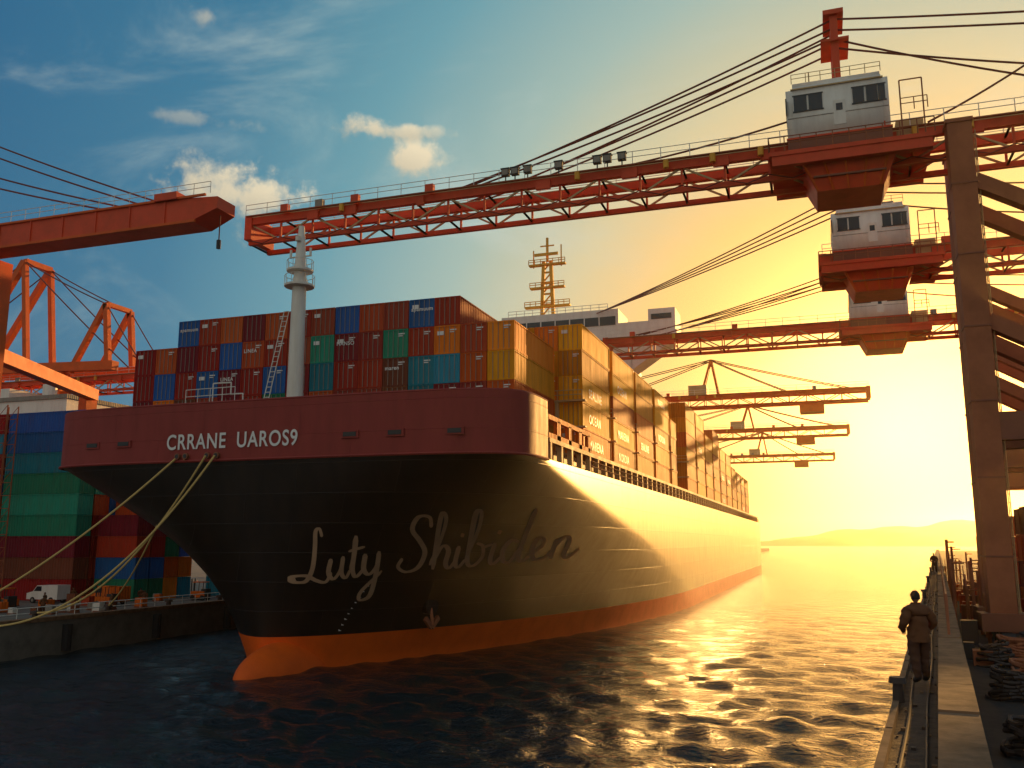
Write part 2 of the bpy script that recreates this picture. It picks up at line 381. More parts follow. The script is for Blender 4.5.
    for i in range(22):
        t=i/21; x=mx-2.4+1.4*t; y=my-1.2+.9*t; z=20.5+9.5*t; m.tube((x-.25,y,z),(x+.25,y,z),.035,'white',4)
    P(m.build('foremast',ship))
    s=MB()
    for side in(-1,1):
        x=CX+side*(HB-.35)
        s.box(x-.25,x+.25,70,SY-6,18.1,18.45,'cream')
        y=70.5
        while y<SY-6:
            s.box(x-.22,x+.22,y-.22,y+.22,ZD,18.1,'cream'); y+=3.3
        s.rail((CX+side*(HB-.08),84,ZD),(CX+side*(HB-.08),SY-2,ZD),'steel',1.1,3.3,.04)
        s.box(x-.2,x+.15,69,84,20.0,20.4,'cor'); s.box(x-.2,x+.15,69,84,18.45,18.9,'cor')
        for y in(69.5,73.1,76.7,80.3,83.7): s.box(x-.2,x+.15,y-.5,y+.5,18.4,20.1,'cor')
    s.box(CX-HB+1.2,CX+HB-1.2,71,SY-8,ZD+.02,17.9,'brown')
    P(s.build('deck_stanchions',ship))
    a=MB(); y0,y1=147,155
    a.box(-54,-29,y0,y1,ZD,44,'white'); 
    for z in range(22,44,3):
        x=-52.5
        while x<-30:
            a.box(x,x+1,y0-.04,y0+.1,z,z+1.0,'glass'); x+=2.3
        a.box(-54.1,-28.9,y0-.12,y1+.1,z+1.9,z+2.05,'white')
    a.box(-62.5,-21.2,y0-1,y0+6,43.9,44.8,'white')
    a.box(-52,-31,y0-.8,y0+7,44.8,49.2,'white'); a.box(-51.5,-31.5,y0-.9,y0-.75,46.4,47.9,'glass')
    for x in np.arange(-50,-32,2.6): a.box(x,x+.18,y0-.95,y0-.7,46.4,47.9,'white')
    for sx in(-1,1):
        xe=CX+.9+sx*20.6; a.box(min(xe,xe-sx*4.5),max(xe,xe-sx*4.5),y0-1,y0+5,44.8,48.6,'white')
        a.box(min(xe-sx*.6,xe-sx*4),max(xe-sx*.6,xe-sx*4),y0-1.08,y0-.95,46.8,47.7,'glass')
        a.box(min(-42+sx*11,xe-sx*4.5),max(-42+sx*11,xe-sx*4.5),y0-1.0,y0-.85,44.8,46.6,'white')
        a.add([(-42+sx*12.9,y0,38.5),(-42+sx*12.9,y0+5,38.5),(-42+sx*12.9,y0+5,43.9),(-42+sx*12.9,y0,43.9),(-42+sx*20,y0,43.2),(-42+sx*20,y0+5,43.2),(-42+sx*20,y0+5,43.9),(-42+sx*20,y0,43.9)],[(0,1,5,4),(0,4,7,3),(1,2,6,5),(4,5,6,7)],'white')
        for i in range(5):
            x=-42+sx*(13.5+i*1.4); a.beam((x,y0-.4,43.9),(x+sx*.8,y0-.4,40.6+i*.55),.18,.18,'white')
    a.rail((-51,y0,49.2),(-33,y0,49.2),'white',1.2,1.5,.05)
    mx,my=-44.6,y0+3
    for dx in(-1.1,1.1):
        a.beam((mx+dx,my,49),(mx+dx*.6,my,60),.6,.6,'yellow')
    for z in range(50,60,2):
        a.beam((mx-1.05,my,z),(mx+1.05,my,z),.3,.3,'yellow'); a.beam((mx-1,my,z),(mx+.8,my,z+2),.22,.22,'yellow')
    for z,wd in((51.5,4.2),(55,3.2),(59.3,3.4)):
        a.box(mx-wd,mx+wd,my-.5,my+.5,z,z+.3,'yellow'); a.rail((mx-wd,my-.5,z+.2),(mx+wd,my-.5,z+.2),'yellow',.9,1.0,.07)
    a.beam((mx-2.2,my-.7,61.2),(mx+2.2,my-.7,61.2),.3,.5,'yellow'); a.tube((mx,my,60),(mx,my,64.5),.25,'yellow')
    a.tube((mx-2.6,my,59),(mx-2.6,my,62.3),.12,'yellow'); a.tube((mx+2.6,my,59),(mx+2.6,my,63),.12,'yellow'); a.beam((mx-1.3,my,63),(mx+1.3,my,63),.2,.2,'yellow')
    P(a.build('superstructure',ship))
hull()
def map_front(tx,ty,x0,z0,off):
    x=x0+tx; ys,Lz,p,q=hp(ZD); f_=min(.999,abs(x-CX)/HB); t=1-(1-f_**q)**(1/p)
    return (x,ys+Lz*t-off,z0+ty)
def textmesh(body,size,spacing=1.1,offset=.028):
    cu=bpy.data.curves.new('t','FONT'); cu.body=body; cu.size=size; cu.offset=offset; cu.space_character=spacing
    to=bpy.data.objects.new('t',cu); col.objects.link(to); bpy.context.view_layer.update()
    me=bpy.data.meshes.new_from_object(to.evaluated_get(bpy.context.evaluated_depsgraph_get())); bpy.data.objects.remove(to)
    bm=bmesh.new(); bm.from_mesh(me); bmesh.ops.triangulate(bm,faces=bm.faces); return bm,me
bm,me=textmesh('CRRANE  UAROS9',1.75)
xs=[v.co.x for v in bm.verts]; wdt=max(xs)-min(xs); x00=min(xs)
for v in bm.verts: v.co=Vector(map_front((v.co.x-x00)*12.4/wdt,v.co.y,-51.0,17.55,.12))
bm.to_mesh(me); bm.free(); me.materials.append(M['letter'])
o=bpy.data.objects.new('port_name_lettering',me); col.objects.link(o); o.parent=ship; P(o)
strokes=[
[(0.9,1.9),(0.8,2.25),(0.55,2.15),(0.45,1.5),(0.3,.6),(0.0,.05),(-.35,.0),(-.4,.25),(0,.25),(.5,.0),(1.0,-.1),(1.3,.3)],
[(1.3,.9),(1.15,.3),(1.4,0),(1.75,.35),(1.95,.95)],[(1.95,.95),(1.82,.25),(2.05,0),(2.3,.3)],
[(2.3,.3),(2.6,1.2),(2.7,1.75)],[(2.7,1.75),(2.45,.4),(2.6,0),(2.95,.3)],[(2.25,1.12),(3.05,1.25)],
[(3.05,.95),(2.95,.3),(3.2,.05),(3.55,.4),(3.7,1)],[(3.7,1),(3.5,0),(3.2,-.9),(2.75,-1.05),(2.85,-.65),(3.8,.15)],
[(6.0,1.75),(5.95,2.15),(5.5,2.2),(5.2,1.75),(5.5,1.25),(5.7,.75),(5.4,.15),(4.85,0),(4.5,.25),(4.7,.6)],
[(5.9,.2),(6.4,1.2),(6.65,2.0),(6.5,2.25),(6.3,1.6),(6.05,.0)],[(6.1,.4),(6.5,.95),(6.75,.75),(6.63,.2),(6.8,0),(7.1,.35)],
[(7.2,.9),(7.05,.2),(7.2,0),(7.5,.3)],[(7.3,1.25),(7.36,1.4)],
[(7.5,.3),(7.95,1.4),(8.05,2.1),(7.85,2.15),(7.7,1.2),(7.6,.2),(7.85,0),(8.2,.35),(8.2,.8),(7.95,.95)],[(8.2,.75),(8.6,.85)],
[(8.7,.9),(8.55,.2),(8.7,0),(9.0,.3)],[(8.8,1.25),(8.86,1.4)],
[(9.65,.85),(9.35,.97),(9.05,.6),(9.08,.1),(9.35,.05),(9.7,.6)],[(10.05,2.15),(9.8,.9),(9.68,.2),(9.85,0),(10.15,.3)],
[(10.15,.3),(10.55,.6),(10.6,.9),(10.35,.95),(10.2,.5),(10.33,.05),(10.7,.08),(11.0,.4)],
[(11.1,.9),(10.97,0)],[(11.02,.5),(11.4,.97),(11.6,.75),(11.48,.15),(11.65,0),(12.1,.4)]]
def crm(pts,n=7):
    P_=[Vector((*p,0)) for p in pts]; P_=[P_[0]*2-P_[1]]+P_+[P_[-1]*2-P_[-2]]; out=[]
    for i in range(1,len(P_)-2):
        for k in range(n):
            t=k/n; a,b_,c,d=P_[i-1:i+3]
            out.append(.5*((2*b_)+(c-a)*t+(2*a-5*b_+4*c-d)*t*t+(3*b_-a-3*c+d)*t**3))
    out.append(P_[-2]); return out
# letter positions along the flared bow (letters widen aft), uprights follow the flare
def map_port(tx,ty):
    t=(tx+.5)/12.6
    y=float(np.interp(t,[0,.03,.12,.24,.35,.46,.56,.65,.73,.80,.86,.92,1.02],[63.2,63.7,64.5,65.8,67.5,69.6,71.8,74.1,76.6,79.2,81.8,84.8,90.5]))
    z=6.9+1.7*t; dz=ty*(1.72+.45*t); steps=6
    for _ in range(steps):
        z2=z+dz/steps
        hz=(half(y,z2)-half(y,z)); hy=(half(y+.2,z)-half(y-.2,z))/.4
        y-=.92*hz/(hy+.36); y=max(y,hp(z2)[0]+.05); z=z2
    x=CX+half(y,z); e=.05; nx=Vector((half(y+e,z)-half(y-e,z),2*e,0)); n_=Vector((nx.y,-nx.x,0)).normalized()
    return Vector((x,y,z))+n_*.10
mb=MB()
for st in strokes:
    c=crm(st); n=len(c); vs=[]
    for i,p in enumerate(c):
        t=(c[min(n-1,i+1)]-c[max(0,i-1)]).normalized(); nn=Vector((-t.y,t.x,0))
        wd=(.055+.07*abs(t.y)*(1 if t.y<0 else .5))*(1-.25*p.x/12)
        if i in(0,n-1): wd*=.5
        a=p+nn*wd; b_=p-nn*wd; vs+=[map_port(a.x,a.y),map_port(b_.x,b_.y)]
    mb.add(vs,[(2*i,2*i+1,2*i+3,2*i+2) for i in range(n-1)],'mark')
P(mb.build('ship_name_lettering',ship))
mb=MB()
for i in range(9):
    z=2.9+i*.45; y=67.2; x=CX+half(y,z)+.05; mb.add([(x,y-.05,z),(x+.12,y+.2,z),(x+.12,y+.2,z+.2),(x,y-.05,z+.2)],[(0,1,2,3)],'letter')
P(mb.build('draft_marks',ship))
# ------------------------------------------------------------ containers
LW=['maroon','rust','maroon','rust','cor','cblue','cteal','cgreen','cbrown','maroon','rust','rust','maroon']
def pick(sunlit_port=False):
    return random.choice(['cyellow','cyellow','cyellow','cor','cor','cor','cyellow','cyellow','rust']) if sunlit_port else random.choice(LW)  # port-side picks lean yellow and orange: golden sunlight put into the container colours
Z0=18.5; CH=2.6
tiers=[5,5,5,5,5,5,6,6,5,6,5,5,4,5,5,4]
Y=71.2; Y00=Y; labels=[]
for bay,nt_ in enumerate(tiers):
    ln_=12.19
    if bay==5: ln_=6.06; 
    if bay==6: Y=156.3
    mb=MB(); n=16 if bay==0 else 17; xL=CX-21.25
    for c in range(n):
        top=nt_
        if bay==0: top=5 if 1<c<14 else 4
        elif bay==1: top=5
        elif random.random()<.25: top=nt_-1
        if bay>1 and c>=n-2: top=nt_-(1 if random.random()<.3 else 0)
        for t in range(top):
            if not(c in(0,) or c>=n-2 or t>=top-2 or bay<=1 or bay in(6,7)): continue
            x0=xL+c*2.5+.03
            k=pick(c>=n-3 and (bay>0 or c==n-1))
            if bay==0 and c<n-1: k=pick()
            j=random.uniform(-.03,.03)
            mb.container(x0+j,x0+2.44+j,Y,Y+ln_,Z0+t*CH+.01,Z0+(t+1)*CH-.02,k,doors=(bay<=1))
            if bay>0 and bay!=5 and c==n-1 and random.random()<.3: labels.append((x0+j+2.44,Y+2.5,Z0+t*CH+.7))
    mb.build('shipping_container_stack')
    lb=MB()
    if bay>0:
        yb=Y-.55
        for x in np.arange(xL,xL+43,5.0): lb.box(x-.15,x+.15,yb-.2,yb+.2,17.9,17.9+2*CH+.6,'cream')
        for z in(18.4,21,23.6): lb.box(xL-.3,xL+42.9,yb-.35,yb+.35,z,z+.15,'cream')
        lb.rail((xL,yb-.3,23.7),(xL+42.6,yb-.3,23.7),'cream',1,2.5,.04)
        P(lb.build('lashing_bridge',ship))
    Y+=13.6
tot=bmesh.new()
for i,(x,y,z) in enumerate(labels[:16]):
    bm_,me_=textmesh(['MARENA','OCEAN','SEALINE','NORDIA'][i%4],1.3,1.2,.02); bm_.to_mesh(me_); bm_.free()
    me_.transform(Matrix.Translation((x+.012,y,z))@Matrix.Rotation(R(90),4,'Z')@Matrix.Rotation(R(90),4,'X')); tot.from_mesh(me_)
for i,(c_,t_) in enumerate(((2,4),(5,3),(7,4),(9,3),(12,4),(4,2),(11,2))):
    bm_,me_=textmesh(['apamuum','LINEA','maren','HANSO'][i%4],.5,1.1,.01); bm_.to_mesh(me_); bm_.free()
    me_.transform(Matrix.Translation((CX-21.25+c_*2.5+.25,Y00-.02,Z0+t_*CH+1.5))@Matrix.Rotation(R(90),4,'X')); tot.from_mesh(me_)
me=bpy.data.meshes.new('container_lettering'); tot.to_mesh(me); tot.free(); me.materials.clear(); me.materials.append(M['letter'])
for p in me.polygons: p.material_index=0
o=bpy.data.objects.new('container_lettering',me); col.objects.link(o); o.parent=ship; P(o)
# ------------------------------------------------------------ quays
q=MB(); q.box(-900,-67,-300,1200,-6,3,'concrete'); q.build('quay')
q=MB()
q.box(-67.8,-66.9,-300,420,3,3.35,'concrete2')
for y in range(20,300,12):
    q.tube((-66.8,y,2.6),(-66.8,y,.2),.45,'tyre',10)
q.build('quay_kerb')
q=MB(); q.rail((-69.5,40,3),(-69.5,130,3),'white',1.1,2.2,.045); q.build('quay_railing')
q=MB()
for y in range(48,130,9):
    q.tube((-68.7,y,3),(-68.7,y,3.6),.3,'bollard',12,.24); q.tube((-68.7,y,3.6),(-68.7,y,3.85),.45,'bollard',12,.4)
q.build('mooring_bollards')
mb=MB()
for r in range(4):
    for t in range(9-(r==2)):
        y=88+r*2.7; mb.container(-98.6,-86.4,y,y+2.44,3.02+t*CH,3+(t+1)*CH-.02,['rust','cbrown','maroon','cgreen','cgreen','cgreen','cteal','cblue','cblue'][t] if r==0 else pick())
        mb.container(-111.6,-99.4,y,y+2.44,3.02+t*CH,3+(t+1)*CH-.02,pick())
mb.build('shipping_container_stack')
mb=MB()
for r in range(4):
    for t in range(5-(r==0)):
        y=91+r*2.7; mb.container(-85.8,-79.75,y,y+2.44,3.02+t*CH,3+(t+1)*CH-.02,['cgreen','cblue','rust','maroon','rust'][t] if r<2 else pick())
mb.build('shipping_container_stack')
mb=MB()
for r in range(5):
    for t in range(4+(r>2)):
        y=104+r*2.7; mb.container(-79.2,-73.1,y,y+2.44,3.02+t*CH,3+(t+1)*CH-.02,['cteal','cteal','rust','cblue','rust'][t])
mb.build('shipping_container_stack')
mb=MB()
for dx in(0,1.6):
    for dy in(0,1.6): mb.tube((-97.4+dx,85+dy,3),(-97.4+dx,85+dy,27),.08,'steel',5)
for i in range(15):
    z=3+i*1.6; 
    for dy in (0,1.6): mb.tube((-97.4,85+dy,z),(-95.8,85+dy,z),.05,'steel',4); mb.tube((-97.4,85+dy,z),(-95.8,85+dy,z+1.6),.05,'steel',4)
mb.build('scaffold_stair_tower')
b=MB(); b.box(-160,-117,115,140,3,33.5,'white'); b.box(-160.3,-116.7,114.7,140.3,33.5,34.2,'cgrey')
for z in np.arange(6,33,3.4):
    for x in np.arange(-158,-119,3.2): b.box(x,x+1.9,114.93,115.1,z,z+1.6,'glass')
b.tube((-126,120,34.2),(-126,120,37),1.2,'white',12); b.box(-140,-133,118,126,34.2,36.5,'white')
b.build('port_office_building')
def van(x,y,z,name,k):
    v=MB(); Lx=4.6; 
    prof=[(0,.45),(0,1.15),(.9,1.35),(1.5,2.05),(4.6,2.1),(4.6,.45)]
    n=len(prof); vs=[(x+a,y,z+b_) for a,b_ in prof]+[(x+a,y+1.9,z+b_) for a,b_ in prof]
    v.add(vs,[tuple(range(n)),tuple(range(n,2*n))[::-1]]+[((i+1)%n,i,n+i,n+(i+1)%n) for i in range(n)],k)
    v.add([(x+1.05,y-.01,z+1.4),(x+2.2,y-.01,z+1.4),(x+2.2,y-.01,z+1.95),(x+1.5,y-.01,z+1.95)],[(0,1,2,3)],'glass')
    v.add([(x+.93,y+.15,z+1.41),(x+.93,y+1.75,z+1.41),(x+1.43,y+1.7,z+1.98),(x+1.43,y+.2,z+1.98)],[(0,3,2,1)],'glass')
    for a in(.95,3.7):
        for yy in(-.03,1.7): v.tube((x+a,y+yy,z+.36),(x+a,y+yy+.23,z+.36),.36,'tyre',16); v.tube((x+a,y+yy-.01,z+.36),(x+a,y+yy+.01,z+.36),.18,'cgrey',10)
    v.build(name)
van(-89.5,84.5,3,'delivery_van','white'); van(-80.2,84,3,'delivery_van','cor')
def forklift(x,y,z):
    f=MB(); f.box(x,x+2,y,y+1.2,z+.35,z+1.1,'cor'); f.box(x+1.5,x+2.1,y+.05,y+1.15,z+.4,z+1.4,'dark')
    for a in(x+.3,x+1.7):
        for b_ in(y+.08,y+1.12): f.tube((a,b_-.12,z+.33),(a,b_+.12,z+.33),.33,'tyre',12)
        for b_ in(y+.1,y+1.1): f.tube((a,b_,z+1),(a+.05,b_,z+2.2),.05,'dark',4)
    f.box(x+.2,x+1.8,y,y+1.2,z+2.15,z+2.25,'cor')
    for b_ in(y+.3,y+.9): f.beam((x-.15,b_,z+.1),(x-.15,b_,z+2.6),.1,.1,'dark'); f.box(x-1.2,x-.15,b_-.06,b_+.06,z+.15,z+.2,'dark')
    f.build('forklift')
forklift(-77,82,3); forklift(-74.5,95,3); forklift(-84,75,3)
mb=MB()
for i in range(34):
    x=random.uniform(-92,-71); y=random.uniform(70,100); s_=random.uniform(.5,1.1)
    mb.box(x,x+s_*1.3,y,y+s_,3,3+.15,'brown'); mb.box(x+.05,x+s_*1.2,y+.05,y+s_*.95,3.15,3.15+s_,random.choice(['cgrey','rust','cor','cbrown','white']))
mb.build('palletised_cargo')
# ------------------------------------------------------------ right quay (6.1 deg)
dq=Vector((.106,.9944,0)).normalized(); nq=Vector((dq.y,-dq.x,0)); Q0=Vector((.43,12.6,0))-dq*12.6
def Q(a,b_,z): return tuple(Q0+dq*a+nq*b_+Vector((0,0,z)))
def qbox(mb,a0,a1,b0,b1,z0,z1,k):
    c=[(a0,b0),(a0,b1),(a1,b1),(a1,b0)]
    vs=[Q(a,b_,z0) for a,b_ in c]+[Q(a,b_,z1) for a,b_ in c]
    mb.add(vs,[(0,3,2,1),(4,5,6,7),(0,1,5,4),(1,2,6,5),(2,3,7,6),(3,0,4,7)],k)
mb=MB(); qbox(mb,-60,900,1.27,700,-6,3,'asphalt'); mb.build('quay')
mb=MB(); qbox(mb,-60,420,0.0,1.27,-6,7.2,'strip')
a=-6.
while a<160:
    L_=2.6+random.random()*.6
    qbox(mb,a,a+L_-.03,-.0+random.uniform(0,.01),.11,7.2,7.33+random.uniform(-.015,.015),'concrete2')
    qbox(mb,a,a+L_-.03,.74+random.uniform(-.008,.008),1.27,7.2,7.62+random.uniform(-.02,.02),'concrete2'); a+=L_
for k_ in range(2):
    pts=[]; a=6.
    while a<120: pts.append(Vector(Q(a,.26+.30*k_+.02*math.sin(a*.5+k_*2),7.225))); a+=.5
    mb.path(pts,.022,'bollard',5)
for i in range(160):
    a=random.uniform(8,60); b_=random.uniform(.14,.7); s_=random.uniform(.02,.07)
    qbox(mb,a,a+s_*1.5,b_,b_+s_,7.2,7.2+s_*.6,random.choice(['strip','concrete2','bollard']))
mb.build('seawall_walkway')
mb=MB(); a=27.
while a<150:
    mb.tube(Q(a,1.0,7.55),Q(a,1.0,8.65),.035,'steel',6); a+=1.8
for z in(8.65,8.3,7.95): mb.tube(Q(27,1.0,z),Q(150,1.0,z),.028,'steel',6)
mb.build('walkway_railing')
mb=MB()
for a in(17.5,33,50,70,95):
    mb.tube(Q(a,.1,7.3),Q(a,.1,7.62),.10,'bollard',12,.08); mb.tube(Q(a,.1,7.62),Q(a,.1,7.72),.15,'bollard',12,.13)
mb.build('mooring_bollards')
mb=MB()
for b_ in(4.2,5.4,32): qbox(mb,-50,500,b_-.07,b_+.07,3,3.12,'steel')
mb.build('crane_rails')
mb=MB()
for i in range(9):
    c=Vector(Q(36+i*4.1,3.4+ (i*7%3)*1.5,3.15)); r0_=random.uniform(.8,1.5)
    for ring_ in range(7):
        rr=r0_-.05*ring_; tl=random.uniform(-.2,.2)
        pts=[c+Vector((rr*math.cos(t)+random.uniform(-.08,.08),rr*math.sin(t)+random.uniform(-.08,.08),ring_*.17+tl*math.cos(t)+.06*math.sin(3*t+ring_))) for t in np.linspace(0,2*math.pi,22)]
        mb.path(pts,.09,'steel' if i%3==1 else 'bollard',6)
mb.build('coiled_ropes')
mb=MB()
for i in range(80):
    a=random.uniform(60,160); b_=random.uniform(1.6,9); s_=random.uniform(.6,1.6)
    qbox(mb,a,a+s_,b_,b_+s_*.8,3,3+s_*random.uniform(.5,1.5),random.choice(['brown','cbrown','steel','rust','dark']))
for i in range(34):
    a=random.uniform(62,170); b_=random.uniform(1.6,6); h_=random.uniform(6,11)
    mb.tube(Q(a,b_,3),Q(a,b_,h_),.13,'steel',6); mb.tube(Q(a,b_,6),Q(a+2,b_,7.5),.06,'steel',5); mb.tube(Q(a,b_,h_-.3),Q(a,b_+.9,h_-.3),.06,'steel',5)
mb.build('dockside_equipment')
mb=MB()
for r_ in range(12):
    for t in range(random.choice([2,3,3,4])):
        a=84+r_*7; mb_k=random.choice(['rust','cbrown','cor','maroon'])
        p=Q(a,8.5,0); mb.container(p[0],p[0]+12.2,p[1],p[1]+2.44,3.02+t*CH,3+(t+1)*CH-.02,mb_k)
mb.build('shipping_container_stack')
# ------------------------------------------------------------ cranes
def sag(p,q,s,n=14):
    p=Vector(p);q=Vector(q); return [p.lerp(q,i/n)-Vector((0,0,4*s*(i/n)*(1-i/n))) for i in range(n+1)]
def boom(e,Y,xa,xb,zb,kt='red',kb='red',rail=True):
    m=MB(); x0,x1=min(xa,xb),max(xa,xb)
    for s_ in(-1.6,1.6):
        m.box(x0,x1,Y+s_-.28,Y+s_+.28,zb+.65,zb+1.35,kt); m.box(x0,x1,Y+s_-.2,Y+s_+.2,zb-1.45,zb-1.0,kb)
        m.box(x0,x1,Y+s_-.32,Y+s_+.32,zb+1.35,zb+1.43,'cream')
        x=x0; i=0
        while x+3.6<=x1+.01:
            m.beam((x,Y+s_,zb-1.2),(x,Y+s_,zb+.8),.18,.18,kb)
            a,b_=(zb-1.2,zb+.8) if i%2 else (zb+.8,zb-1.2)
            m.beam((x,Y+s_,a),(x+3.6,Y+s_,b_),.16,.16,'cream' if kb=='red' else kb)
            m.beam((x,Y-1.6,zb-1.25),(x,Y+1.6,zb-1.25),.15,.15,kb); m.beam((x,Y-1.6,zb+1),(x,Y+1.6,zb+1),.15,.15,kb)
            x+=3.6; i+=1
    for xx in(x0,x1): m.box(xx-.4,xx+.4,Y-2.0,Y+2.0,zb-.9,zb+1.6,kt)
    m.box(x0,x1,Y-2.5,Y-2.2,zb+1.3,zb+1.4,'steel'); 
    if rail:
        m.rail((x0,Y-2.45,zb+1.4),(x1,Y-2.45,zb+1.4),'white',1.1,2.4,.035)
        m.rail((x0,Y+2.2,zb+1.4),(x1,Y+2.2,zb+1.4),'white',1.1,2.4,.035)
        x=x0+3
        while x<x1-3:
            if random.random()<.55: m.box(x,x+random.uniform(.7,1.8),Y-2.2,Y-1.9,zb+.3,zb+1.2,'red'); 
            if random.random()<.3: m.tube((x,Y-2.4,zb+1.3),(x,Y-2.4,zb+.6),.25,'yellow',8)
            if random.random()<.25: m.box(x+1,x+1.8,Y-2.5,Y-2,zb+1.4,zb+2.1,random.choice(['cgrey','red','red']))
            x+=3.9
        pts=[]; x=x0
        while x<x1: pts+= [Vector((x,Y-2.1,zb-1.0)),Vector((x+1.8,Y-2.1,zb-1.55))]; x+=3.6
        m.path(pts,.05,'cable',4)
    o=m.build('boom',e); return o
def house(e,cx,Y,zb):
    m=MB(); 
    bm=bmesh.new(); bmesh.ops.create_cube(bm,size=1)
    for v in bm.verts: v.co=Vector((v.co.x*7.8+cx,v.co.y*6+Y,v.co.z*6.4+zb+4.4))
    bmesh.ops.bevel(bm,geom=bm.edges[:],offset=.55,segments=4,affect='EDGES')
    me=bpy.data.meshes.new('house_body'); bm.to_mesh(me)
    me.materials.append(M['white'])
    bm.free(); o=bpy.data.objects.new('house_body',me); col.objects.link(o); o.parent=e
    for p in me.polygons: p.use_smooth=True
    y=Y-3.0
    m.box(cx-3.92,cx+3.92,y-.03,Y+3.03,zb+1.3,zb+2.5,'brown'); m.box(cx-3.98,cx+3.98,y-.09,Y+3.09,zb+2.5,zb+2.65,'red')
    for a,b_ in((-3.3,-2.3),(-2.15,-1.1),(1.2,2.05),(2.2,3.05),(3.1,3.6)):
        m.box(cx+a,cx+b_,y-.05,y+.1,zb+4.9,zb+6.2,'glass'); m.box(cx+a-.08,cx+b_+.08,y-.07,y+.02,zb+4.8,zb+4.9,'dark')
        m.box(cx+a-.08,cx+b_+.08,y-.07,y+.02,zb+6.2,zb+6.28,'dark')
    for a in(-2.4,-.9,.6,2.1): m.box(cx-3.95,cx-3.85,Y+a-.5,Y+a+.5,zb+4.9,zb+6.2,'glass')
    m.box(cx-3.8,cx+3.8,y-.03,y+.05,zb+4.3,zb+4.36,'cgrey'); m.box(cx-3.5,cx+3.5,y-.12,y+.1,zb+6.75,zb+6.85,'cream')
    m.box(cx-.3,cx+.6,y-.04,y+.1,zb+3.3,zb+5.4,'white'); m.box(cx-.1,cx+.4,y-.06,y,zb+4.5,zb+5.1,'glass')
    m.rail((cx-3.4,y+.4,zb+7.55),(cx+3.4,y+.4,zb+7.55),'cream',.8,1.1,.03); m.rail((cx-3.4,Y+2.5,zb+7.55),(cx+3.4,Y+2.5,zb+7.55),'cream',.8,1.1,.03)
    m.box(cx+1,cx+2.6,Y-1,Y+1,zb+7.6,zb+8.3,'cgrey'); m.tube((cx-2,Y-1,zb+7.5),(cx-2,Y-1,zb+9.2),.05,'cream')
    m.box(cx-5.4,cx+6.8,Y-4,Y+4,zb+.9,zb+1.25,'red'); m.box(cx-5.2,cx+6.6,Y-3.9,Y-3.3,zb+.1,zb+.9,'red'); m.box(cx-5.2,cx+6.6,Y+3.3,Y+3.9,zb+.1,zb+.9,'red')
    z0,z1=zb-1.9,zb+.4
    a0,a1,c0,c1=cx-1.9,cx+3.1,cx-2.9,cx+4.1
    vs=[(a0,Y-2.4,z0),(a1,Y-2.4,z0),(a1,Y+2.4,z0),(a0,Y+2.4,z0),(c0,Y-3.2,z1),(c1,Y-3.2,z1),(c1,Y+3.2,z1),(c0,Y+3.2,z1)]
    m.add(vs,[(0,3,2,1),(4,5,6,7),(0,1,5,4),(1,2,6,5),(2,3,7,6),(3,0,4,7)],'red')
    m.box(a0-.2,a1+.2,Y-2.95,Y-2.5,z0+1.0,z0+1.15,'brown')
    for t in range(5): m.beam((c0+1.6*t,Y-3.3,z1),(a0+1.15*t+.1,Y-2.46,z0),.14,.14,'orange')
    m.rail((cx-5.4,Y-4,zb+1.25),(cx+6.8,Y-4,zb+1.25),'steel',1.2,1.2,.045)
    m.rail((cx-5.4,Y-4,zb+1.25),(cx-5.4,Y+4,zb+1.25),'steel',1.2,1.2,.045)
    m.path([(cx+4.6,Y-3.5,zb+1.2),(cx+4.6,Y-3.5,zb+6),(cx+6.2,Y-3.5,zb+6),(cx+6.2,Y-3.5,zb+1.2)],.06,'steel',5); m.rail((cx+4.6,Y-3.5,zb+3.5),(cx+6.5,Y-3.5,zb+3.5),'steel',1,.8,.04)
    m.box(cx+4.3,cx+6.3,Y-2,Y+2,zb+1.25,zb+3.4,'cream')
    m.build('machinery_house',e)
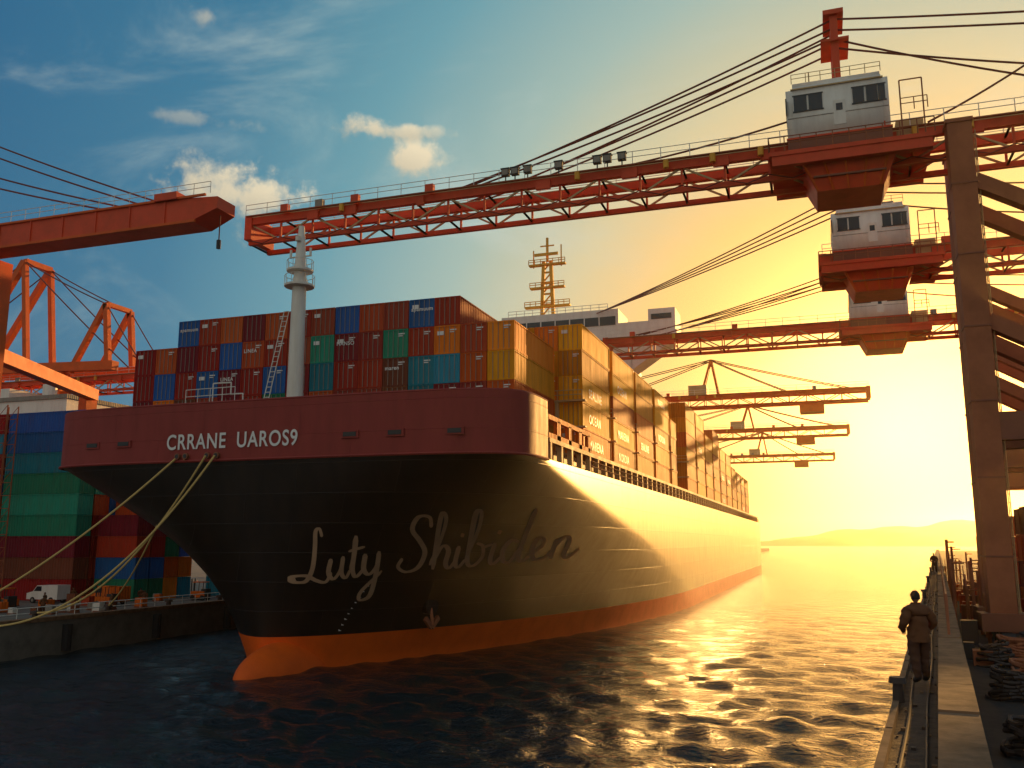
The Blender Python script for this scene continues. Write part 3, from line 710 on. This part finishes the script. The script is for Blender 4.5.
def rcrane(Y,dx,xtip,legx,apx,zap,stays,zb=40.8,xend=62):
    e=empty('ship_to_shore_crane')
    boom(e,Y,xtip,xend,zb); house(e,2.9+dx,Y,zb-1.2)
    m=MB()
    for yy,ox in((Y-3,0),(Y+3.6,.7)):
        m.box(legx+ox-.85,legx+ox+.85,yy-.8,yy+.8,5,zb+.6,'steel'); m.box(legx+ox-.95,legx+ox+.95,yy-.9,yy+.9,zb+.6,zb+.9,'steel')
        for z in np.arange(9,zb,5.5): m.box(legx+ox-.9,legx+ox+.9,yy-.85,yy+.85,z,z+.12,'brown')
        m.box(legx+30,legx+32,yy-1,yy+1,5,zb+.5,'steel')
        m.beam((legx+ox+.8,yy,zb-4),(legx+31,yy,zb-22),1.1,1.1,'steel')
        m.beam((legx+ox+.8,yy,26),(legx+30,yy,9),1.1,1.1,'steel')
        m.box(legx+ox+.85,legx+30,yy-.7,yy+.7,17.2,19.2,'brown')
        for lx in(legx+ox,legx+31):
            m.box(lx-1.5,lx+1.5,yy-1.3,yy+1.3,4,5.2,'brown')
            for k in(-1.2,-.4,.4,1.2): m.tube((lx-.4,yy+k*1.4,3.5),(lx+.4,yy+k*1.4,3.5),.48,'dark',14)
    for s_ in(-.3,.3): m.tube((legx+1.1,Y-3+s_,5),(legx+1.1,Y-3+s_,zb),.04,'cream',4)
    for z in np.arange(5,zb,.6): m.tube((legx+1.1,Y-3.3,z),(legx+1.1,Y-2.7,z),.03,'cream',4)
    m.build('legs',e)
    c=MB()
    for yy in(Y-1.2,Y+1.2):
        c.beam((apx,yy,zb+1),(apx,yy,zap),.6,.6,'red')
    for z in np.arange(zb+3,zap,2.6): c.beam((apx,Y-1.2,z),(apx,Y+1.2,z),.3,.3,'red')
    c.box(apx-.8,apx+.8,Y-1.8,Y+1.8,zap-.2,zap+.2,'red'); c.box(apx-1.1,apx+1.1,Y-1.8,Y+1.8,zap-2.6,zap-2.4,'red')
    c.tube((apx,Y,zap),(apx,Y,zap+.6),.2,'red')
    for p,q in stays: c.path(sag(p,q,.4),.085,'cable',6)
    c.build('mast_and_stays',e)
    return e
Y1=75; st=[]
for k,(xx,zz) in enumerate(((-30,0),(-30.8,-.8),(-29,-1.7))):
    st.append(((3.1,Y1-1.2,53.1+zz),(xx,Y1-1.6,42.3))); st.append(((3.1,Y1+1.2,53.1+zz),(xx,Y1+1.6,42.3)))
for zz,(xe,ze) in ((0,(42,48)),(-1,(42,47)),(-2.6,(30,43.5)),(-1.8,(24,43))):
    st.append(((3.1,Y1-1.2,53.1+zz),(xe,Y1-1.4,ze)))
st.append(((9.5,Y1-2,42.5),(22,Y1-2,49.5))); st.append(((3.1,Y1,46),(-17,Y1-1.5,42.3)))
e1=rcrane(75,0,-53.0,11.4,3.1,53.5,st)
fl=MB()
for x in(-25.5,-24.6,-23.4,-20.5,-17,-16.1,-14.8):
    y=Y1-2.3; z=42.2
    fl.tube((x,y,z),(x,y,z+.5),.06,'dark',6); fl.box(x-.35,x+.35,y-.2,y+.25,z+.5,z+1.15,'dark'); fl.box(x-.28,x+.28,y-.23,y-.2,z+.57,z+1.08,'cgrey'); fl.box(x-.42,x+.42,y-.25,y+.3,z+1.15,z+1.22,'dark')
fl.build('floodlights',e1)
Y2=102; st=[]
for zz in(0,-.8,-1.6,-2.3): st.append(((4.5,Y2,48.6+zz),(-34+zz,148,49.5+zz*.3)))
for zz,(xe,ze) in ((0,(42,45)),(-1,(40,44)),(-2,(26,43))): st.append(((5,Y2-1.2,49+zz),(xe,Y2-1.2,ze)))
rcrane(102,3.6,1.5,15.6,6,49.3,st,zb=39.4)
Y3=138; st=[]
for zz in(0,-.8,-1.6): st.append(((6,Y3-1.2,50+zz),(-25+zz,Y3-1.6,42.0))); st.append(((6,Y3+1.2,50+zz),(-25+zz,Y3+1.6,42.0)))
for zz,(xe,ze) in ((0,(50,45)),(-1,(42,44)),(-2,(30,43))): st.append(((6,Y3-1.2,49+zz),(xe,Y3-1.2,ze)))
rcrane(138,6.3,-31,20.8,6,50.2,st,zb=40.3)
def lcrane(Y,xtip,apx,zap,zb=41,k='orange',legx=-72,xback=-110):
    e=empty('ship_to_shore_crane'); boom(e,Y,xtip,xback,zb,k,k)
    m=MB()
    for yy in(Y-3,Y+3):
        for lx in(legx,legx-22): m.box(lx-1,lx+1,yy-1,yy+1,3,zb+1.5,k)
        m.box(legx-21,legx-1,yy-.7,yy+.7,18,19.8,k); m.beam((legx-1,yy,zb-2),(legx-21,yy,20),.9,.9,k)
        m.beam((apx-2.5,yy*.3+Y*.7,zb+1),(apx,yy*.2+Y*.8,zap),.5,.5,k); m.beam((apx+1.5,yy*.3+Y*.7,zb+1),(apx,yy*.2+Y*.8,zap),.5,.5,k)
        for xe in(xtip-3,(xtip+apx)/2,apx-25,apx-45):
            m.path(sag((apx,yy*.3+Y*.7,zap),(xe,yy*.3+Y*.7,zb+1.4),.2),.11,'cable',5)
    m.box(apx-5,apx-1,Y-2.4,Y+2.4,zb+1.4,zb+3.6,'cream'); m.box(xtip-14,xtip-9,Y-2.5,Y+2.5,zb-3.4,zb-1.7,k)
    m.build('frame',e); return e
lcrane(203,10.5,-22,50.5); lcrane(268,8,-19,49.5); lcrane(350,5,-20,51)
e=empty('ship_to_shore_crane'); m=MB(); Yl=66; zb=39.8
m.box(-125,-53,Yl-1.5,Yl+1.5,zb-.9,zb+1.3,'red'); m.add([(-53,Yl-1.5,zb-.9),(-53,Yl+1.5,zb-.9),(-53,Yl+1.5,zb+1.3),(-53,Yl-1.5,zb+1.3),(-50.4,Yl-1.3,zb+.1),(-50.4,Yl+1.3,zb+.1),(-50.4,Yl+1.3,zb+1.2),(-50.4,Yl-1.3,zb+1.2)],[(0,1,5,4),(4,5,6,7),(0,4,7,3),(3,7,6,2),(1,2,6,5)],'red')
m.box(-125,-51.5,Yl-1.7,Yl-1.5,zb+1.3,zb+1.5,'orange'); m.box(-125,-52.5,Yl-1.7,Yl-1.5,zb-1.1,zb-.85,'orange')
for x in np.arange(-120,-53,4): m.box(x-.08,x+.08,Yl-1.6,Yl-1.5,zb-.85,zb+1.3,'red')
m.rail((-100,Yl-1.6,zb+1.5),(-51,Yl-1.6,zb+1.5),'white',1.1,1.8,.035)
m.box(-57,-54.5,Yl-1.9,Yl+1.9,zb+1.3,zb+2,'red'); m.tube((-51,Yl,zb),(-51,Yl,zb-2.5),.06,'cable'); m.tube((-51,Yl,zb-2.5),(-51,Yl,zb-3.3),.22,'dark')
m.build('boom',e); m=MB()
for yy in(Yl-2.6,Yl+2.6):
    m.box(-81.0,-79.4,yy-.8,yy+.8,3,zb-.9,'orange'); m.box(-106,-104,yy-.9,yy+.9,3,zb-.9,'orange')
    m.box(-104,-81,yy-.6,yy+.6,27.5,29.3,'orange')
m.beam((-79.8,Yl-3,30),(-97,Yl+34,30.6),1.4,1.5,'orange'); m.box(-98.6,-97.2,99,101,3,31,'orange')
m.build('legs',e); m=MB()
for i,(z0,x0) in enumerate(((56,-86),(54.5,-86),(51,-86),(49.4,-86))): m.path(sag((x0-10,Yl-1,z0+2.5),(-57-2*i,Yl-1,zb+1.5),.5),.09,'cable')
m.beam((-96,Yl-1.5,zb),(-96,Yl-1.5,59),.8,.8,'orange'); m.beam((-96,Yl+1.5,zb),(-96,Yl+1.5,59),.8,.8,'orange')
m.build('mast_and_stays',e)
e=empty('ship_to_shore_crane'); Yo=127; zb=40; boom(e,Yo,-111,-190,zb-2.2,'red','red'); m=MB()
for yy in(Yo-3,Yo+3):
    m.beam((-139,yy,62),(-152,yy,43),1.1,1.1,'orange'); m.beam((-139,yy,62),(-136.5,yy,43),.9,.9,'orange')
    m.beam((-119,yy,52),(-126,yy,40),.9,.9,'orange'); m.beam((-119,yy,52),(-117.5,yy,40),.9,.9,'orange')
    m.path(sag((-139,yy,62),(-119,yy,52),.3),.12,'cable'); m.path(sag((-139,yy,62),(-113,yy,40),.3),.12,'cable'); m.path(sag((-119,yy,52),(-110,yy,40),.1),.1,'cable')
    m.path(sag((-139,yy,62),(-175,yy,42),.3),.12,'cable')
    for lx in(-128,-158): m.box(lx-1,lx+1,yy-1,yy+1,3,40,'orange')
    m.beam((-170,yy,42.5),(-116,yy,40.6),1.6,1.6,'orange')
m.beam((-139,Yo-3,62),(-139,Yo+3,62),1,1,'orange'); m.beam((-119,Yo-3,52),(-119,Yo+3,52),.8,.8,'orange')
m.build('frame',e)
mb=MB()
for p,q,s_ in(((-49.8,60.8,16.9),(-68.7,57,3.7),1.0),((-46.9,60.6,16.9),(-68.7,66,3.7),3.2),((-49.0,60.8,16.9),(-68.7,75,3.7),1.6),((-46.0,60.6,16.9),(-68.7,57,3.75),4.8)):
    mb.path(sag(p,q,s_,30),.085,'rope',6)
mb.build('mooring_lines')
# ------------------------------------------------------------ people
def skin_obj(verts,edges,radii,roots,sub=2):
    me=bpy.data.meshes.new('sk'); me.from_pydata(verts,edges,[]); o=bpy.data.objects.new('sk',me); col.objects.link(o)
    md=o.modifiers.new('s','SKIN'); md.use_smooth_shade=True
    for i,r in enumerate(radii):
        d=me.skin_vertices[0].data[i]; d.radius=(r,r) if not isinstance(r,tuple) else r; d.use_root=i in roots
    sb=o.modifiers.new('u','SUBSURF'); sb.levels=sub; sb.render_levels=sub
    bpy.context.view_layer.update()
    m=bpy.data.meshes.new_from_object(o.evaluated_get(bpy.context.evaluated_depsgraph_get())); bpy.data.objects.remove(o)
    return m
def worker_meshes():
    V=[(0,0,.98),(0,-.01,1.14),(0,0,1.31),(0,.01,1.44),(0,.03,1.55)]; Rd=[.19,.19,.215,.15,.068]; E=[(0,1),(1,2),(2,3),(3,4)]
    def ch(root,pts,rs):
        p=root
        for a,r in zip(pts,rs): V.append(a);Rd.append(r);E.append((p,len(V)-1));p=len(V)-1
    for s in(-1,1):
        ch(3,[(s*.19,0,1.39),(s*.28,-.05,1.27),(s*.325,-.03,1.14),(s*.29,.10,1.05),(s*.20,.20,.99)],[.125,.105,.09,.075,.052])
        ch(0,[(s*.10,0,.86),(s*.115,.02,.70),(s*.12,.03+.04*s,.50),(s*.125,0+.06*s,.28),(s*.13,-.03+.08*s,.10),(s*.16,.10+.08*s,.055)],[.145,.125,.105,.095,.072,.055])
    body=skin_obj(V,E,Rd,{0},2); 
    for k in('jacket','trousers','boots','skin'): body.materials.append(M[k])
    for p in body.polygons:
        c=p.center; p.use_smooth=True
        p.material_index=2 if c.z<.13 else 1 if (c.z<.84 and c.y<.19) else 3 if (c.z>1.54) else 0
    for v in body.vertices:
        x,y,z=v.co
        if .15<z<1.5:
            f=.010*math.sin(z*38+x*9+math.sin(y*20)*1.5)+.006*math.sin(z*71+x*31)
            v.co.x+=f*(1 if x>0 else -1); v.co.y+=f*(1 if y>0 else -1)
    V=[];Rd=[];E=[];roots=set()
    for s in(-1,1):
        w_=Vector((s*.205,.19,.995)); f_=Vector((-s*.45,.8,-.35)).normalized(); up=Vector((0,.2,1)).normalized(); sd=f_.cross(up).normalized()
        pal=w_+f_*.08
        b0=len(V); V+= [tuple(w_),tuple(w_+f_*.045),tuple(pal)]; Rd+=[.028,.036,.034]; E+=[(b0,b0+1),(b0+1,b0+2)]; roots.add(b0)
        for i in range(4):
            o_=(i-1.5)*.021; st=pal+sd*o_-f_*.02; ln=[.072,.082,.078,.06][i]; b0=len(V)
            p1=st+f_*.03; p2=p1+(f_*.9-up*.35).normalized()*ln*.5; p3=p2+(f_*.3-up*1).normalized()*ln*.45
            V+=[tuple(st),tuple(p1),tuple(p2),tuple(p3)]; Rd+=[.010,.010,.009,.0075]; E+=[(b0,b0+1),(b0+1,b0+2),(b0+2,b0+3)]; roots.add(b0)
        b0=len(V); t0=w_+f_*.035; dr=(f_*.6+up*.5-sd*s*.5).normalized(); V+=[tuple(t0),tuple(t0+dr*.045),tuple(t0+dr*.06+f_*.03)]; Rd+=[.014,.012,.009]; E+=[(b0,b0+1),(b0+1,b0+2)]; roots.add(b0)
    hands=skin_obj(V,E,Rd,roots,1); hands.materials.append(M['skin'])
    bm=bmesh.new(); bmesh.ops.create_uvsphere(bm,u_segments=28,v_segments=20,radius=1)
    for v in bm.verts:
        x,y,z=v.co; sx=.078*(1-.22*max(0,-z)); sy=.098; sz=.122
        yy=y*sy
        if y>0 and z<0: yy+= .010*(-z)
        if y>.85 and abs(x)<.25 and -.35<z<.1: yy+=.018*(1-abs(x)/.25)
        v.co=Vector((x*sx,yy,z*sz))+Vector((0,.025,1.675))
    me=bpy.data.meshes.new('head'); bm.to_mesh(me); bm.free(); me.materials.append(M['skin'])
    for p in me.polygons: p.use_smooth=True
    f=MB()
    for s in(-1,1):
        f.tube((s*.030,.108,1.69),(s*.030,.122,1.69),.012,'eye',10); f.tube((s*.030,.12,1.69),(s*.030,.125,1.69),.006,'hair',8)
        f.box(s*.03-.018,s*.03+.018,.112,.124,1.708,1.714,'hair'); f.tube((s*.072,.02,1.672),(s*.088,.008,1.676),.026,'skin',10,.02)
    f.box(-.024,.024,.116,.126,1.624,1.631,'maroon')
    def dome(r,cz,zmin,k,cy=.02):
        vs=[];fs=[];n=24;mr=8
        for j in range(mr+1):
            ph=zmin+(math.pi/2-zmin)*j/mr
            for i in range(n):
                t=2*math.pi*i/n; vs.append((r[0]*math.cos(ph)*math.cos(t),cy+r[1]*math.cos(ph)*math.sin(t),cz+r[2]*math.sin(ph)))
        for j in range(mr):
            for i in range(n): fs.append((j*n+i,j*n+(i+1)%n,(j+1)*n+(i+1)%n,(j+1)*n+i))
        f.add(vs,fs,k)
    dome((.090,.106,.125),1.675,.15,'jacket'); dome((.083,.092,.12),1.672,-.42,'hair',.003)
    n=12; vs=[(0+.088*math.cos(math.pi*i/n),.02+.10*math.sin(math.pi*i/n),1.705) for i in range(n+1)]+[(.075*math.cos(math.pi*i/n),.03+.175*math.sin(math.pi*i/n),1.692) for i in range(n+1)]
    f.add(vs,[(i,i+1,n+2+i,n+1+i) for i in range(n)],'jacket')
    def band(z0,z1,rx,ry,k,cy=0,cx=0,flare=1.):
        vs=[];n=24
        for z,fl in((z0,flare),(z1,1)):
            for i in range(n): t=2*math.pi*i/n; vs.append((cx+rx*fl*math.cos(t),cy+ry*fl*math.sin(t),z))
        f.add(vs,[(i,(i+1)%n,n+(i+1)%n,n+i) for i in range(n)],k)
    band(.80,1.05,.205,.195,'jacket',flare=1.07); band(1.49,1.56,.095,.09,'jacket',.02,flare=1.25)
    acc=f.build('acc',None,True); am=acc.data; bpy.data.objects.remove(acc)
    return body,hands,me,am
WM=worker_meshes()
def worker(loc,rot=0,sc=1):
    e=empty('dock_worker',loc); e.rotation_euler=(0,0,rot); e.scale=(sc,sc,sc)
    for n_,m_ in zip(('body','hands','head','face_cap_and_clothing_details'),WM):
        o=bpy.data.objects.new(n_,m_); col.objects.link(o); o.parent=e
worker(Q(20.4,.42,7.25),R(25),1.0)
worker(Q(96,.45,7.25),R(150),1)
for x,y,r in((-74,72,1),(-79,77,2),(-72,84,.4),(-84,86,4),(-76,88,1),(-71,78,2),(-81,73,5)): worker((x,y,3),r)
# ------------------------------------------------------------ sea haze
bm=bmesh.new(); bmesh.ops.create_cube(bm,size=1)
for v in bm.verts: v.co=Vector((v.co.x*9000,v.co.y*6000+2400,v.co.z*170+60))
me=bpy.data.meshes.new('haze'); bm.to_mesh(me); bm.free(); o=bpy.data.objects.new('haze',me); col.objects.link(o)
m=bpy.data.materials.new('sea_haze'); m.use_nodes=True; nt=m.node_tree; nt.nodes.clear()
out=nt.nodes.new('ShaderNodeOutputMaterial'); vs_=nt.nodes.new('ShaderNodeVolumeScatter'); vs_.inputs['Density'].default_value=.0002; vs_.inputs['Anisotropy'].default_value=.83; vs_.inputs['Color'].default_value=(1,.82,.45,1)
nt.links.new(vs_.outputs[0],out.inputs['Volume']); me.materials.append(m)
scene.view_settings.view_transform='Standard'; scene.view_settings.look='None'; scene.view_settings.exposure=0
